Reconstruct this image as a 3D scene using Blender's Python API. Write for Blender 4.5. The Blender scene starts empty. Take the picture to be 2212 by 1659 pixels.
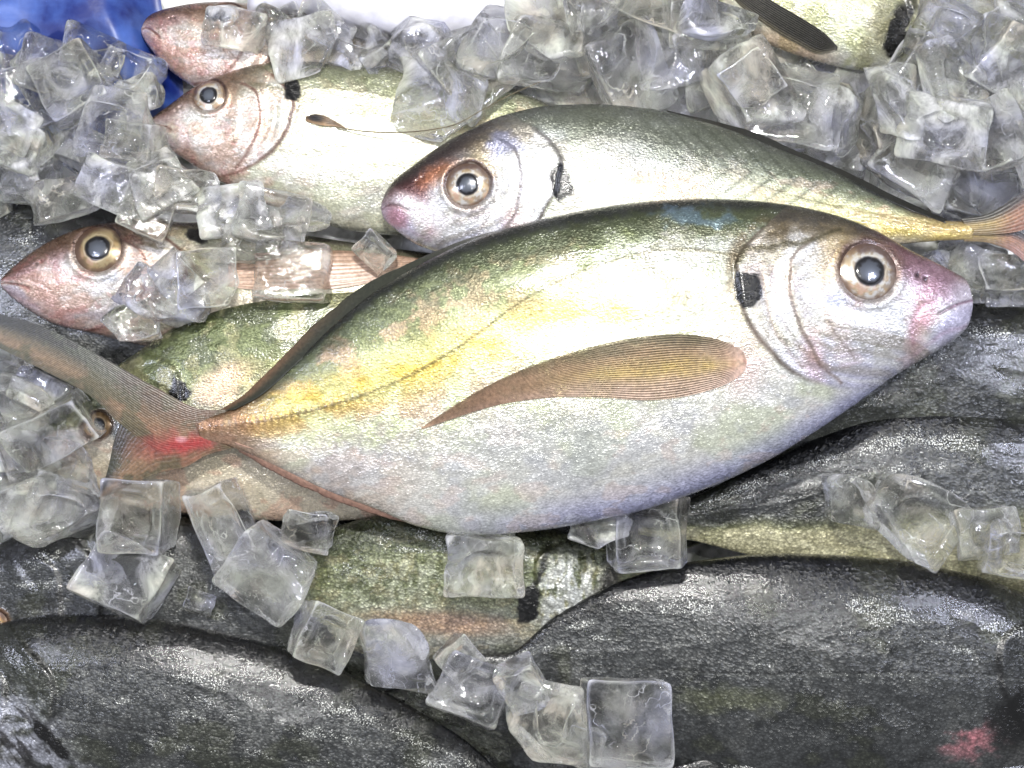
import bpy, bmesh, math, random
import numpy as np
from mathutils import Vector, noise as mnoise, Euler
random.seed(7); rng=np.random.RandomState(5)
sc=bpy.context.scene
H=42.0
CX,CY=1106.0,829.5
# ------------------------------------------------------------------ helpers
def lin(c):
    c=np.asarray(c,dtype=float)/255.0
    return np.where(c<=0.04045,c/12.92,((c+0.055)/1.055)**2.4)
def smooth(x,a,b):
    t=np.clip((x-a)/(b-a),0,1); return t*t*(3-2*t)
def _hash(ix,iy,seed):
    h=(ix.astype(np.int64)*374761393+iy.astype(np.int64)*668265263+seed*1442695041)&0xffffffff
    h=((h^(h>>13))*1274126177)&0xffffffff
    h=(h^(h>>16))&0xffffffff
    return h/4294967295.0
def vnoise(x,y,seed=0):
    ix=np.floor(x);iy=np.floor(y);fx=x-ix;fy=y-iy
    fx=fx*fx*(3-2*fx);fy=fy*fy*(3-2*fy)
    a=_hash(ix,iy,seed);b=_hash(ix+1,iy,seed);c=_hash(ix,iy+1,seed);d=_hash(ix+1,iy+1,seed)
    return (a*(1-fx)+b*fx)*(1-fy)+(c*(1-fx)+d*fx)*fy
def fbm(x,y,oc=4,seed=0):
    s=0;a=.5;tot=0
    for i in range(oc):
        s=s+a*vnoise(x*2**i+i*17.3,y*2**i+i*9.1,seed+i);tot+=a;a*=.55
    return s/tot
def mix(c,col,m):
    m=np.clip(m,0,1)[:,None]
    return c*(1-m)+np.asarray(col,dtype=float)[None,:]*m
def dline(x,y,pts):
    best=np.full(x.shape,1e9);sgn=np.zeros(x.shape)
    for (x0,y0),(x1,y1) in zip(pts[:-1],pts[1:]):
        dx,dy=x1-x0,y1-y0
        t=np.clip(((x-x0)*dx+(y-y0)*dy)/(dx*dx+dy*dy+1e-9),0,1)
        ex=x-(x0+t*dx);ey=y-(y0+t*dy)
        d=np.hypot(ex,ey)
        s=np.sign(dx*(y-y0)-dy*(x-x0))
        m=d<best
        best=np.where(m,d,best);sgn=np.where(m,s,sgn)
    return best,sgn
def ell(x,y,cx,cy,rx,ry,rot=0,soft=.35):
    c,s=math.cos(math.radians(rot)),math.sin(math.radians(rot))
    u=((x-cx)*c+(y-cy)*s)/rx;v=(-(x-cx)*s+(y-cy)*c)/ry
    return 1-smooth(np.hypot(u,v),1-soft,1+soft)
def pchip(xk,yk,x):
    xk=np.asarray(xk,float);yk=np.asarray(yk,float)
    h=np.diff(xk);dl=np.diff(yk)/h
    m=np.zeros(len(xk));m[0]=dl[0];m[-1]=dl[-1]
    for i in range(1,len(xk)-1):
        if dl[i-1]*dl[i]>0:
            w1=2*h[i]+h[i-1];w2=h[i]+2*h[i-1]
            m[i]=(w1+w2)/(w1/dl[i-1]+w2/dl[i])
    x=np.clip(x,xk[0],xk[-1])
    i=np.clip(np.searchsorted(xk,x)-1,0,len(h)-1)
    t=(x-xk[i])/h[i]
    return ((2*t**3-3*t**2+1)*yk[i]+(t**3-2*t**2+t)*h[i]*m[i]+(-2*t**3+3*t**2)*yk[i+1]+(t**3-t**2)*h[i]*m[i+1])
def curve(pts,u):
    p=np.array(pts,float);d=np.r_[0,np.cumsum(np.hypot(*np.diff(p,axis=0).T))];d/=d[-1]
    def one(y):
        m=np.gradient(y,d);h=np.diff(d);i=np.clip(np.searchsorted(d,u)-1,0,len(h)-1);t=(u-d[i])/h[i]
        return ((2*t**3-3*t**2+1)*y[i]+(t**3-2*t**2+t)*h[i]*m[i]+(-2*t**3+3*t**2)*y[i+1]+(t**3-t**2)*h[i]*m[i+1])
    return one(p[:,0]),one(p[:,1])
def smoothpath(pts,n=36):
    x,y=curve(pts,np.linspace(0,1,n));return list(zip(x.tolist(),y.tolist()))
def link(o): sc.collection.objects.link(o); return o
def grid_faces(nu,nv,closed=False):
    i=np.arange(nu-1)[:,None];j=np.arange(nv if closed else nv-1)[None,:]
    j2=(j+1)%nv
    return np.stack([i*nv+j,i*nv+j2,(i+1)*nv+j2,(i+1)*nv+j],-1).reshape(-1,4)
def mesh_np(name,verts,faces,cols=None,uv=None,extra=None,fleck=None):
    me=bpy.data.meshes.new(name)
    f=[tuple(q) for q in faces.tolist()]
    if extra: f+=extra
    me.from_pydata(verts.tolist(),[],f)
    me.polygons.foreach_set('use_smooth',[True]*len(me.polygons))
    if cols is not None:
        at=me.color_attributes.new('Col','FLOAT_COLOR','POINT')
        c=np.ones((len(verts),4),np.float32);c[:,:3]=lin(np.clip(cols,0,255))
        at.data.foreach_set('color',c.ravel())
        a=me.attributes.new('fleck','FLOAT','POINT')
        a.data.foreach_set('value',np.asarray(fleck if fleck is not None else np.zeros(len(verts)),np.float32))
    if uv is not None:
        a=me.attributes.new('fuv','FLOAT_VECTOR','POINT')
        a.data.foreach_set('vector',np.asarray(uv,np.float32).ravel())
    me.update()
    return me
# ------------------------------------------------------------------ materials
def newmat(name):
    m=bpy.data.materials.new(name);m.use_nodes=True
    nt=m.node_tree;nt.nodes.clear()
    return m,nt,nt.nodes,nt.links
def MR(N,L,src,a,b,c,d):
    n=N.new('ShaderNodeMapRange');n.inputs['From Min'].default_value=a;n.inputs['From Max'].default_value=b;n.inputs['To Min'].default_value=c;n.inputs['To Max'].default_value=d
    L.new(src,n.inputs[0]);return n.outputs[0]
def MATH(N,L,op,a,b):
    n=N.new('ShaderNodeMath');n.operation=op
    for i,q in enumerate((a,b)):
        if hasattr(q,'links') or hasattr(q,'is_linked'):L.new(q,n.inputs[i])
        else:n.inputs[i].default_value=q
    return n.outputs[0]
def skin_mat(name,rough=.3,metal=.2,bump=.35,coat=.4,contrast=.25,sc1=13.0,glint=.3,sp=1.6,dist=.03,flc=(.66,.67,.6)):
    m,nt,N,L=newmat(name)
    out=N.new('ShaderNodeOutputMaterial');b=N.new('ShaderNodeBsdfPrincipled');L.new(b.outputs[0],out.inputs[0])
    at=N.new('ShaderNodeAttribute');at.attribute_name='Col'
    fa=N.new('ShaderNodeAttribute');fa.attribute_name='fleck'
    uv=N.new('ShaderNodeAttribute');uv.attribute_name='fuv'
    def noise(scale,det,rough_=.6,src=None):
        n=N.new('ShaderNodeTexNoise');n.inputs['Scale'].default_value=scale;n.inputs['Detail'].default_value=det;n.inputs['Roughness'].default_value=rough_;L.new(src or uv.outputs['Vector'],n.inputs['Vector']);return n.outputs[0]
    mp=N.new('ShaderNodeMapping');mp.inputs['Scale'].default_value=(1,sp,1);L.new(uv.outputs['Vector'],mp.inputs[0])
    vo=N.new('ShaderNodeTexVoronoi');vo.inputs['Scale'].default_value=sc1;L.new(mp.outputs[0],vo.inputs['Vector'])
    n1=noise(18,5,.7);n2=noise(2.2,5,.6,mp.outputs[0]);n3=noise(28,2,.5);n4=noise(6,4,.7)
    k1=MR(N,L,n1,.3,.7,1-contrast,1+contrast)
    k2=MR(N,L,vo.outputs['Distance'],0,.7,1+contrast*.6,1-contrast*1.2)
    k=MATH(N,L,'MULTIPLY',k1,k2)
    k=MATH(N,L,'MULTIPLY',k,MR(N,L,n4,.3,.7,1-contrast*.6,1+contrast*.6))
    vm=N.new('ShaderNodeVectorMath');vm.operation='SCALE';L.new(at.outputs['Color'],vm.inputs[0]);L.new(k,vm.inputs['Scale'])
    th=MATH(N,L,'SUBTRACT',.72,MATH(N,L,'MULTIPLY',fa.outputs['Fac'],.20))
    d=MATH(N,L,'SUBTRACT',MATH(N,L,'ADD',MATH(N,L,'MULTIPLY',n3,.75),MATH(N,L,'MULTIPLY',n4,.25)),th)
    fm=MR(N,L,d,0,.05,0,.85)
    mx=N.new('ShaderNodeMix');mx.data_type='RGBA';L.new(fm,mx.inputs['Factor']);L.new(vm.outputs[0],mx.inputs['A']);mx.inputs['B'].default_value=(*flc,1)
    L.new(mx.outputs['Result'],b.inputs['Base Color'])
    b.inputs['Metallic'].default_value=metal
    L.new(MR(N,L,n2,.3,.7,rough-.08,rough+.12),b.inputs['Roughness'])
    b.inputs['Coat Weight'].default_value=coat;b.inputs['Coat Roughness'].default_value=.08
    ad=MATH(N,L,'ADD',MATH(N,L,'MULTIPLY',vo.outputs['Distance'],-.7),MATH(N,L,'ADD',n1,MATH(N,L,'MULTIPLY',n4,.3)))
    bp=N.new('ShaderNodeBump');bp.inputs['Strength'].default_value=bump;bp.inputs['Distance'].default_value=dist;L.new(ad,bp.inputs['Height'])
    s1=N.new('ShaderNodeVectorMath');s1.operation='SUBTRACT';L.new(vo.outputs['Color'],s1.inputs[0]);s1.inputs[1].default_value=(.5,.5,.5)
    s2=N.new('ShaderNodeVectorMath');s2.operation='SCALE';L.new(s1.outputs[0],s2.inputs[0]);s2.inputs['Scale'].default_value=glint
    s3=N.new('ShaderNodeVectorMath');s3.operation='ADD';L.new(s2.outputs[0],s3.inputs[0]);L.new(bp.outputs[0],s3.inputs[1])
    s4=N.new('ShaderNodeVectorMath');s4.operation='NORMALIZE';L.new(s3.outputs[0],s4.inputs[0])
    L.new(s4.outputs[0],b.inputs['Normal'])
    b2=N.new('ShaderNodeBump');b2.inputs['Strength'].default_value=bump*.4;b2.inputs['Distance'].default_value=dist;L.new(ad,b2.inputs['Height']);L.new(b2.outputs[0],b.inputs['Coat Normal'])
    return m
M_pale=skin_mat('fish_skin_pale',.25,.45,.42,.55,.18,17,.20)
M_dark=skin_mat('fish_skin_dark',.26,.25,.45,.55,.38,15,.34,1.35,.03,(.55,.56,.52))
def fin_mat():
    m,nt,N,L=newmat('fish_fin')
    out=N.new('ShaderNodeOutputMaterial');b=N.new('ShaderNodeBsdfPrincipled')
    at=N.new('ShaderNodeAttribute');at.attribute_name='Col'
    n=N.new('ShaderNodeTexNoise');n.inputs['Scale'].default_value=14;n.inputs['Detail'].default_value=5
    tc=N.new('ShaderNodeTexCoord');L.new(tc.outputs['Object'],n.inputs['Vector'])
    vm=N.new('ShaderNodeVectorMath');vm.operation='SCALE';L.new(at.outputs['Color'],vm.inputs[0]);L.new(MR(N,L,n.outputs[0],.3,.7,.7,1.3),vm.inputs['Scale'])
    L.new(vm.outputs[0],b.inputs['Base Color']);b.inputs['Roughness'].default_value=.34;b.inputs['Coat Weight'].default_value=.25;b.inputs['Coat Roughness'].default_value=.2
    bp=N.new('ShaderNodeBump');bp.inputs['Strength'].default_value=.3;bp.inputs['Distance'].default_value=.04;L.new(n.outputs[0],bp.inputs['Height']);L.new(bp.outputs[0],b.inputs['Normal'])
    t=N.new('ShaderNodeBsdfTransparent');
    tm=N.new('ShaderNodeMix');tm.data_type='RGBA';tm.inputs['Factor'].default_value=.7;L.new(vm.outputs[0],tm.inputs['A']);tm.inputs['B'].default_value=(1,.98,.95,1);L.new(tm.outputs['Result'],t.inputs[0])
    ms=N.new('ShaderNodeMixShader');fa=N.new('ShaderNodeAttribute');fa.attribute_name='fleck';L.new(fa.outputs['Fac'],ms.inputs[0]);L.new(b.outputs[0],ms.inputs[1]);L.new(t.outputs[0],ms.inputs[2]);L.new(ms.outputs[0],out.inputs[0])
    return m
M_fin=fin_mat()
def eye_mat(name,rough):
    m,nt,N,L=newmat(name)
    out=N.new('ShaderNodeOutputMaterial');b=N.new('ShaderNodeBsdfPrincipled');L.new(b.outputs[0],out.inputs[0])
    at=N.new('ShaderNodeAttribute');at.attribute_name='Col';L.new(at.outputs['Color'],b.inputs['Base Color'])
    b.inputs['Roughness'].default_value=rough;b.inputs['Metallic'].default_value=.3;b.inputs['Coat Weight'].default_value=.8;b.inputs['Coat Roughness'].default_value=.07
    n=N.new('ShaderNodeTexNoise');n.inputs['Scale'].default_value=5;n.inputs['Detail'].default_value=3
    bp=N.new('ShaderNodeBump');bp.inputs['Strength'].default_value=.25;bp.inputs['Distance'].default_value=.05;L.new(n.outputs[0],bp.inputs['Height']);L.new(bp.outputs[0],b.inputs['Coat Normal'])
    return m
M_eye=eye_mat('fish_eye_wet',.28)
def ice_mat(name,frost=.25,tint=(1,1,1),bumps=.35):
    m,nt,N,L=newmat(name)
    out=N.new('ShaderNodeOutputMaterial')
    g=N.new('ShaderNodeBsdfPrincipled');g.inputs['Transmission Weight'].default_value=1;g.inputs['IOR'].default_value=1.31
    g.inputs['Base Color'].default_value=(*tint,1);g.inputs['Roughness'].default_value=.01
    d=N.new('ShaderNodeBsdfPrincipled');d.inputs['Roughness'].default_value=.18
    d.inputs['Coat Weight'].default_value=.8;d.inputs['Coat Roughness'].default_value=.05
    tr=N.new('ShaderNodeBsdfTranslucent')
    md=N.new('ShaderNodeMixShader');md.inputs[0].default_value=.4;L.new(d.outputs[0],md.inputs[1]);L.new(tr.outputs[0],md.inputs[2])
    tc=N.new('ShaderNodeTexCoord');oi=N.new('ShaderNodeObjectInfo')
    va=N.new('ShaderNodeVectorMath');va.operation='ADD';L.new(tc.outputs['Object'],va.inputs[0])
    sx=N.new('ShaderNodeVectorMath');sx.operation='SCALE';sx.inputs[0].default_value=(31,17,23);L.new(oi.outputs['Random'],sx.inputs['Scale']);L.new(sx.outputs[0],va.inputs[1])
    def noise(scale,det,dist=0,r=.6):
        n=N.new('ShaderNodeTexNoise');n.inputs['Scale'].default_value=scale;n.inputs['Detail'].default_value=det;n.inputs['Roughness'].default_value=r;n.inputs['Distortion'].default_value=dist;L.new(va.outputs[0],n.inputs['Vector']);return n.outputs[0]
    n=noise(1.4,6,.6,.65);nc=noise(.9,2)
    cr=N.new('ShaderNodeValToRGB');e=cr.color_ramp;e.elements[0].position=.36;e.elements[0].color=(.80,.82,1,1);e.elements[1].position=.64;e.elements[1].color=(1,.92,.78,1)
    k=e.elements.new(.46);k.color=(.99,.99,1,1);k=e.elements.new(.55);k.color=(.97,1,.86,1);L.new(nc,cr.inputs[0]);L.new(cr.outputs[0],d.inputs['Base Color']);L.new(cr.outputs[0],tr.inputs[0])
    f1=MR(N,L,n,.44,.68,frost*.2,min(.9,frost*3))
    vo=N.new('ShaderNodeTexVoronoi');vo.feature='DISTANCE_TO_EDGE';vo.inputs['Scale'].default_value=1.4
    wv=N.new('ShaderNodeVectorMath');wv.operation='ADD';L.new(va.outputs[0],wv.inputs[0])
    nn=N.new('ShaderNodeTexNoise');nn.inputs['Scale'].default_value=2.5;nn.inputs['Detail'].default_value=4;L.new(va.outputs[0],nn.inputs['Vector']);L.new(nn.outputs['Color'],wv.inputs[1]);L.new(wv.outputs[0],vo.inputs['Vector'])
    cr2=MATH(N,L,'MULTIPLY',MR(N,L,vo.outputs['Distance'],0,.025,.55,0),MR(N,L,noise(3,2),.45,.6,0,1))
    ge=N.new('ShaderNodeNewGeometry')
    ed=MR(N,L,ge.outputs['Pointiness'],.52,.59,0,.7)  # bright highlight on convex edges, mixed in as white frost
    fr=MATH(N,L,'MAXIMUM',MATH(N,L,'MAXIMUM',f1,cr2),ed)
    ms=N.new('ShaderNodeMixShader');L.new(fr,ms.inputs[0]);L.new(g.outputs[0],ms.inputs[1]);L.new(md.outputs[0],ms.inputs[2])
    L.new(ms.outputs[0],out.inputs[0])
    bp=N.new('ShaderNodeBump');bp.inputs['Strength'].default_value=bumps;bp.inputs['Distance'].default_value=.1;L.new(MATH(N,L,'ADD',noise(2.4,4,1.2),MATH(N,L,'MULTIPLY',noise(11,3),.08)),bp.inputs['Height'])
    for s in (g,d): L.new(bp.outputs[0],s.inputs['Normal'])
    return m
M_ice=ice_mat('ice_clear',.13,(1,1,1),.3)
M_ice2=ice_mat('ice_cloudy',.28,(1,1,1),.35)
# ------------------------------------------------------------------ canonical (main) fish outline
MAIN=dict(snout=(2096,652),ped=(425,930),
 top=[(2094,628),(2086,610),(2060,590),(2020,569),(1960,540),(1890,500),(1800,465),(1700,443),(1600,432),(1500,430),(1400,435),(1300,447),(1200,466),(1100,490),(1000,525),(900,573),(820,620),(720,698),(620,790),(540,860),(470,893),(425,903)],
 bot=[(2095,678),(2086,706),(2054,736),(1990,776),(1930,812),(1850,870),(1750,938),(1650,998),(1500,1065),(1350,1112),(1200,1142),(1100,1153),(1000,1156),(900,1138),(820,1105),(700,1060),(600,1012),(520,976),(470,960),(425,957)])
class Frame:
    def __init__(s,c):
        s.sn=np.array(c['snout'],float);s.pe=np.array(c['ped'],float)
        v=s.pe-s.sn;s.L=np.hypot(*v);s.d=v/s.L
        n=np.array([s.d[1],-s.d[0]])
        T=np.array(c['top'],float)-s.sn
        if (T@n).mean()<0:n=-n
        B=np.array(c['bot'],float)-s.sn
        s.n=n
        def prep(P):
            a=P@s.d/s.L;h=P@n
            o=np.argsort(a);a=a[o];h=h[o];k=(a>0.0002)&(a<0.9995);a=a[k];h=h[k]
            return a,h
        at,ht=prep(T);ab,hb=prep(B)
        et=(np.array(c['top'][-1])-s.sn)@n
        eb=(np.array(c['bot'][-1])-s.sn)@n
        pw=max(14.0,s.L*.016)
        et=max(min(et,pw*2),pw);eb=min(max(eb,-pw*2),-pw)
        s.tw=np.sqrt(np.r_[0,at,1]);s.th=np.r_[0,ht,et];s.bw=np.sqrt(np.r_[0,ab,1]);s.bh=np.r_[0,hb,eb]
    def tb(s,a):
        w=np.sqrt(np.clip(a,0,1))
        return pchip(s.tw,s.th,w),pchip(s.bw,s.bh,w)
    def pos(s,a,v):
        t,b=s.tb(a);h=(t+b)/2+v*(t-b)/2
        return s.sn[0]+s.d[0]*a*s.L+s.n[0]*h, s.sn[1]+s.d[1]*a*s.L+s.n[1]*h
    def inv(s,x,y):
        P=(x-s.sn[0],y-s.sn[1])
        a=(P[0]*s.d[0]+P[1]*s.d[1])/s.L;h=P[0]*s.n[0]+P[1]*s.n[1]
        t,b=s.tb(a)
        return a,(h-(t+b)/2)/np.maximum((t-b)/2,1e-3)
FM=Frame(MAIN)
PS=[0,.03,.08,.15,.24,.33,.45,.6,.75,.88,1];PH=[.12,.38,.58,.78,.94,1,.98,.8,.52,.25,.09]
def thick(a): return pchip(PS,PH,np.clip(a,0,1))
GILL=smoothpath([(1640,500),(1598,545),(1578,600),(1588,660),(1612,715),(1650,765),(1700,805),(1760,832),(1830,842),(1900,840)])
PRE=smoothpath([(1745,520),(1700,560),(1692,620),(1702,690),(1730,750),(1765,795),(1800,825)])
PRE2=smoothpath([(1790,545),(1762,600),(1765,670),(1790,730),(1830,775)])
SUB=smoothpath([(1630,600),(1642,680),(1672,745),(1720,795)])
SUB2=smoothpath([(1655,580),(1665,670),(1700,745),(1745,800)])
MOUTH=smoothpath([(2110,650),(2075,657),(2045,666),(2015,680)])
JAW=smoothpath([(2080,708),(2030,722),(1995,745),(1965,765)])
MAX=smoothpath([(2005,655),(1968,672),(1952,705),(1960,742)])
BROW=smoothpath([(1985,560),(1930,530),(1860,512),(1800,505),(1720,500),(1650,515)])
LAT=smoothpath([(1590,560),(1450,545),(1300,575),(1150,640),(1000,745),(880,815),(760,862),(640,895),(520,918),(425,930)])
def warp(qx,qy,sd,a=12):
    return qx+(fbm(qx/44,qy/44,2,90+sd)-.5)*a,qy+(fbm(qx/44+40,qy/44,2,93+sd)-.5)*a
def foil(qx,qy,sd):
    d,s=dline(qx,qy,GILL)
    f=fbm(d/30+fbm(qx/120,qy/120,2,5+sd)*2,qy/150+7,3,55+sd)
    m=(s<0)*smooth(d,4,20)*(1-smooth(d,110,210))
    return f,m
def relief(qx,qy,sd=0):
    r=np.zeros(qx.shape);fo,fm=foil(qx,qy,sd);qx,qy=warp(qx,qy,sd)
    nn=fbm(qx/60,qy/60,2,77+sd)
    fg=1-smooth(qx,1660,1800)
    def plate(pts,h,fall,edge=5):
        d,s=dline(qx,qy,pts);sd_=d*-s
        return h*smooth(sd_,-edge,edge)*np.exp(-np.clip(sd_,0,None)/fall)
    r+=plate(GILL,.08,110,8)*(.8+.4*nn)*fg
    r+=plate(PRE,.065,60,7)*(.7+.6*nn)*(1-smooth(qy,740,830))
    r+=plate(PRE2,.04,45,8)*(.5+nn)*(1-smooth(qy,700,775))
    r+=.02*(fo-.5)*fm
    for pts,dep,w in ((SUB,.018,8),(SUB2,.014,8),(JAW,.012,9),(MAX,.012,8),(BROW,.015,12)):
        d,_=dline(qx,qy,pts);r-=dep*np.exp(-(d/w)**2)
    d4,_=dline(qx,qy,MOUTH);r+=-.03*np.exp(-(d4/4)**2)
    d7,_=dline(qx,qy,LAT);rear=smooth(-qx,-950,-600)
    r+=(.006+.022*rear*(.5+.5*np.sin(qx*.42)))*np.exp(-(d7/(6+8*rear))**2)
    head=smooth(qx,1560,1640)
    r+=head*.03*(fbm(qx/70,qy/70,2,3+sd)-.5)
    r+=.07*(fbm(qx/160,qy/90,2,9+sd)-.5)+.018*(fbm(qx/50,qy/30,2,19+sd)-.5)*(1-head*.6)
    for nx,ny in ((1968,598),(1985,606)): r-=.04*np.exp(-(np.hypot(qx-nx,qy-ny)/6)**2)
    return r
def spot_mask(x,y,sp,seed=0):
    if sp is None: return np.zeros(x.shape)
    w=fbm(x/20,y/20,4,seed+31)-.5;w2=fbm(x/20+50,y/20,4,seed+32)-.5
    c,s=math.cos(math.radians(sp[4])),math.sin(math.radians(sp[4]))
    q=sp[2]*1.0
    dx=x+w*q-sp[0];dy=y+w2*q-sp[1]
    u=(dx*c+dy*s)/sp[2];v=(-dx*s+dy*c)/sp[3]
    return 1-smooth((np.abs(u)**2.8+np.abs(v)**2.8)**(1/2.8),.86,1.08)
def paint_pale(F,x,y,s,t,qx,qy,c):
    sd=c.get('seed',0)
    N1=fbm(qx/90,qy/60,4,11+sd);N2=fbm(qx/45+30,qy/40,5,21+sd);N3=fbm(qx/160+9,qy/120,3,41+sd);N4=fbm(qx/14,qy/10,3,51+sd);N5=fbm(qx/60+70,qy/34,5,71+sd)
    col=np.tile(np.array([204,204,182.]),(len(x),1))
    jt=t+(N1-.5)*.35+(N4-.5)*.25
    rear=smooth(-qx,-1250,-600)
    col=mix(col,(164,169,130),smooth(jt,.08,.42)*.85)
    col=mix(col,(104,112,78),smooth(jt,.38,.72)*.9)
    col=mix(col,(190,193,186),smooth(N5,.47,.62)*smooth(qx,900,1350)*smooth(jt,-.2,.2)*(1-smooth(jt,.6,.9))*.6)
    sal=smooth(N2,.5,.56)*smooth(jt,-.35,.05)*(1-smooth(jt,.78,.93))*smooth(-qx,-1680,-1450)
    col=mix(col,(194,158,138),sal*(.3+.4*rear))
    lime=smooth(.5-N2,.03,.08)
    col=mix(col,(214,224,166),lime*.45*smooth(-np.abs(jt+.1),-.75,-.3))
    silver=smooth(N3,.45,.6)*smooth(qx,1150,1500)
    col=mix(col,(166,170,168),silver*.7*(1-smooth(jt,.6,.9)))
    yb,_=dline(qx,qy,[(560,892),(760,845),(960,775),(1150,715),(1300,690),(1560,650)])
    ym=np.exp(-(yb/(42+20*N1))**2)*smooth(-qx,-1620,-1150)*c.get('yel',1)
    col=mix(col,(222,194,84),ym*(.45+.35*(smooth(N2,.42,.54))))
    col=mix(col,(252,252,226),np.exp(-(np.hypot((qx-1250)/170,(qy-730)/38))**2)*.85)  # white highlight on the mid flank, painted into the skin colour
    be=smooth(-jt,.12,.45)
    bc=c.get('belly',(220,219,214))
    col=mix(col,bc,be*.85)
    col=mix(col,(214,188,168),be*smooth(-qx,-1000,-650)*(.35+.4*smooth(N2,.46,.54)))
    col=mix(col,(212,220,184),be*smooth(N3,.48,.6)*.5)
    if c.get('lav',1): col=mix(col,(178,180,228),smooth(-t,.70,.99)*smooth(qx,800,1300)*.75)  # lilac belly edge, with its bluish shade painted in as well
    col=mix(col,(192,194,202),be*smooth(N1,.5,.65)*.45)
    col=mix(col,(210,184,172),be*smooth(N5,.58,.66)*.3)
    d7,_=dline(qx,qy,LAT);col=mix(col,(84,78,52),np.exp(-(d7/3.2)**2)*.6)
    rs=smooth(-qx,-900,-620)
    col=mix(col,(130,106,70),np.exp(-(d7/13)**2)*rs*(.3+.35*np.sin(qx*.42)))
    bk=c.get('back',0)
    col=mix(col,(64,70,50),smooth(t+(N4-.5)*.3+(N2-.5)*.2,.66-bk,.86-bk)*.8)
    col=mix(col,(28,30,28),smooth(t+(N4-.5)*.08,.87-bk,.965-bk)*.92)
    if not sd: col=mix(col,(112,140,174),ell(qx+(N4-.5)*90,qy+(N2-.5)*90,1500,482,80,20,0,.5)*.5)
    col=mix(col,(140,100,74),smooth(-qx,-640,-500)*.65)
    # ---- head
    wx,wy=warp(qx,qy,sd)
    dg,sg=dline(wx,wy,GILL)
    fo,fmk=foil(qx,qy,sd)
    hd=smooth(-dg*sg,-6,10)*smooth(qx,1560,1600)
    hc=np.tile(np.array([204,204,205.]),(len(x),1))
    hc=mix(hc,(216,216,184),smooth(N2,.48,.6)*.4)
    hc=mix(hc,(170,169,168),smooth(N5,.52,.66)*.4)
    hc=mix(hc,(186,184,218),smooth(qy,700,840)*.55)
    hc=mix(hc,(208,180,178),smooth(N1,.52,.64)*.35)
    hc=mix(hc,(134,126,110),smooth(fo,.54,.66)*fmk*.5)
    hc=mix(hc,(238,238,234),smooth(.5-fo,.02,.14)*fmk*.6)
    hc=mix(hc,(118,104,80),smooth(t+(N2-.5)*.5,.45,.78)*.85)
    hc=mix(hc,(52,48,42),smooth(t+(N4-.5)*.2,.72,.93)*.88)
    hc=mix(hc,(116,80,84),ell(wx+(N2-.5)*50,wy+(N1-.5)*50,1955,560,92,42,25,.6)*.9)
    hc=mix(hc,(154,124,136),ell(wx+(N2-.5)*40,wy,2010,610,80,42,24,.5)*.85)
    hc=mix(hc,(212,204,216),ell(wx,wy,2076,662,38,54,0,.5)*.85)
    hc=mix(hc,(200,196,222),ell(wx,wy,2050,706,64,24,-40,.4)*.85)
    hc=mix(hc,(184,118,124),ell(wx+(N2-.5)*40,wy,1972,690,22,62,15,.8)*.5)
    hc=mix(hc,(200,170,104),ell(wx,wy,1790,560,34,60,20,.7)*.5*(.4+N2))
    hc=mix(hc,(190,142,136),ell(wx,wy,1740,775,22,60,-15,.8)*.4)
    hc=mix(hc,(140,164,204),ell(wx+(N4-.5)*50,wy+(N2-.5)*50,1790,650,34,20,0,.5)*.35)
    col=col*(1-hd[:,None])+hc*hd[:,None]
    fg=1-smooth(qx,1640,1800)
    for ln,w,cc,k in ((GILL,3.6,(90,74,64),.7),(PRE,3.6,(118,100,90),.65),(PRE2,4,(136,124,120),.5),(SUB,4,(140,124,112),.5),(SUB2,4,(150,138,134),.4),(MOUTH,2.8,(110,78,94),.65),(JAW,5,(160,124,144),.3),(MAX,5,(150,100,116),.3),(BROW,6,(70,62,46),.4)):  # shade under plate edges and in creases, painted as dark lines
        d,_=dline(wx,wy,ln);mm=np.exp(-(d/w)**2)*k*(.65+.6*N2)
        if ln is GILL: mm=mm*fg
        col=mix(col,cc,mm)
    col=mix(col,(94,80,60),np.exp(-((dg-10)/18)**2)*(sg>0)*smooth(-qy,-740,-560)*smooth(N2,.4,.6)*.75)
    d,_=dline(qx+(N2-.5)*50,qy+(N1-.5)*50,[(1570,600),(1600,550),(1680,530),(1740,520),(1800,500)])
    col=mix(col,(70,64,44),np.exp(-(d/7)**2)*.75)
    for nx,ny in ((1968,598),(1985,606)): col=mix(col,(60,42,48),np.exp(-(np.hypot(qx-nx,qy-ny)/6)**2))
    tint=c.get('tint')
    if tint: col=mix(col,tint[0],np.full(len(x),tint[1]))
    if c.get('pinkhead'):
        ph=c['pinkhead']
        col=mix(col,(206,172,150),smooth(qx,1500,1700)*ph*smooth(N1,.38,.6))
        col=mix(col,(212,206,198),smooth(N5,.5,.6)*smooth(qx,1560,1700)*(1-smooth(t,.2,.6))*.6)
        col=mix(col,(108,68,66),smooth(qx+(N2-.5)*80,1930,2060)*ph*.9*smooth(t,-.3,.6))
        col=mix(col,(88,66,50),smooth(qx,1620,1800)*ph*1.2*smooth(t+(N2-.5)*.4,.36,.78))
        col=mix(col,(200,148,148),smooth(qx,1700,2000)*smooth(-t,.1,.8)*ph*.45)
        col=mix(col,(186,110,112),smooth(N2,.58,.66)*smooth(qx,1600,1750)*ph*.4)
        for ln in (GILL,PRE,MOUTH):  # crease shade painted along gill and mouth of pink heads
            d,_=dline(wx,wy,ln);col=mix(col,(120,78,70),np.exp(-(d/5)**2)*.6)
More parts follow.
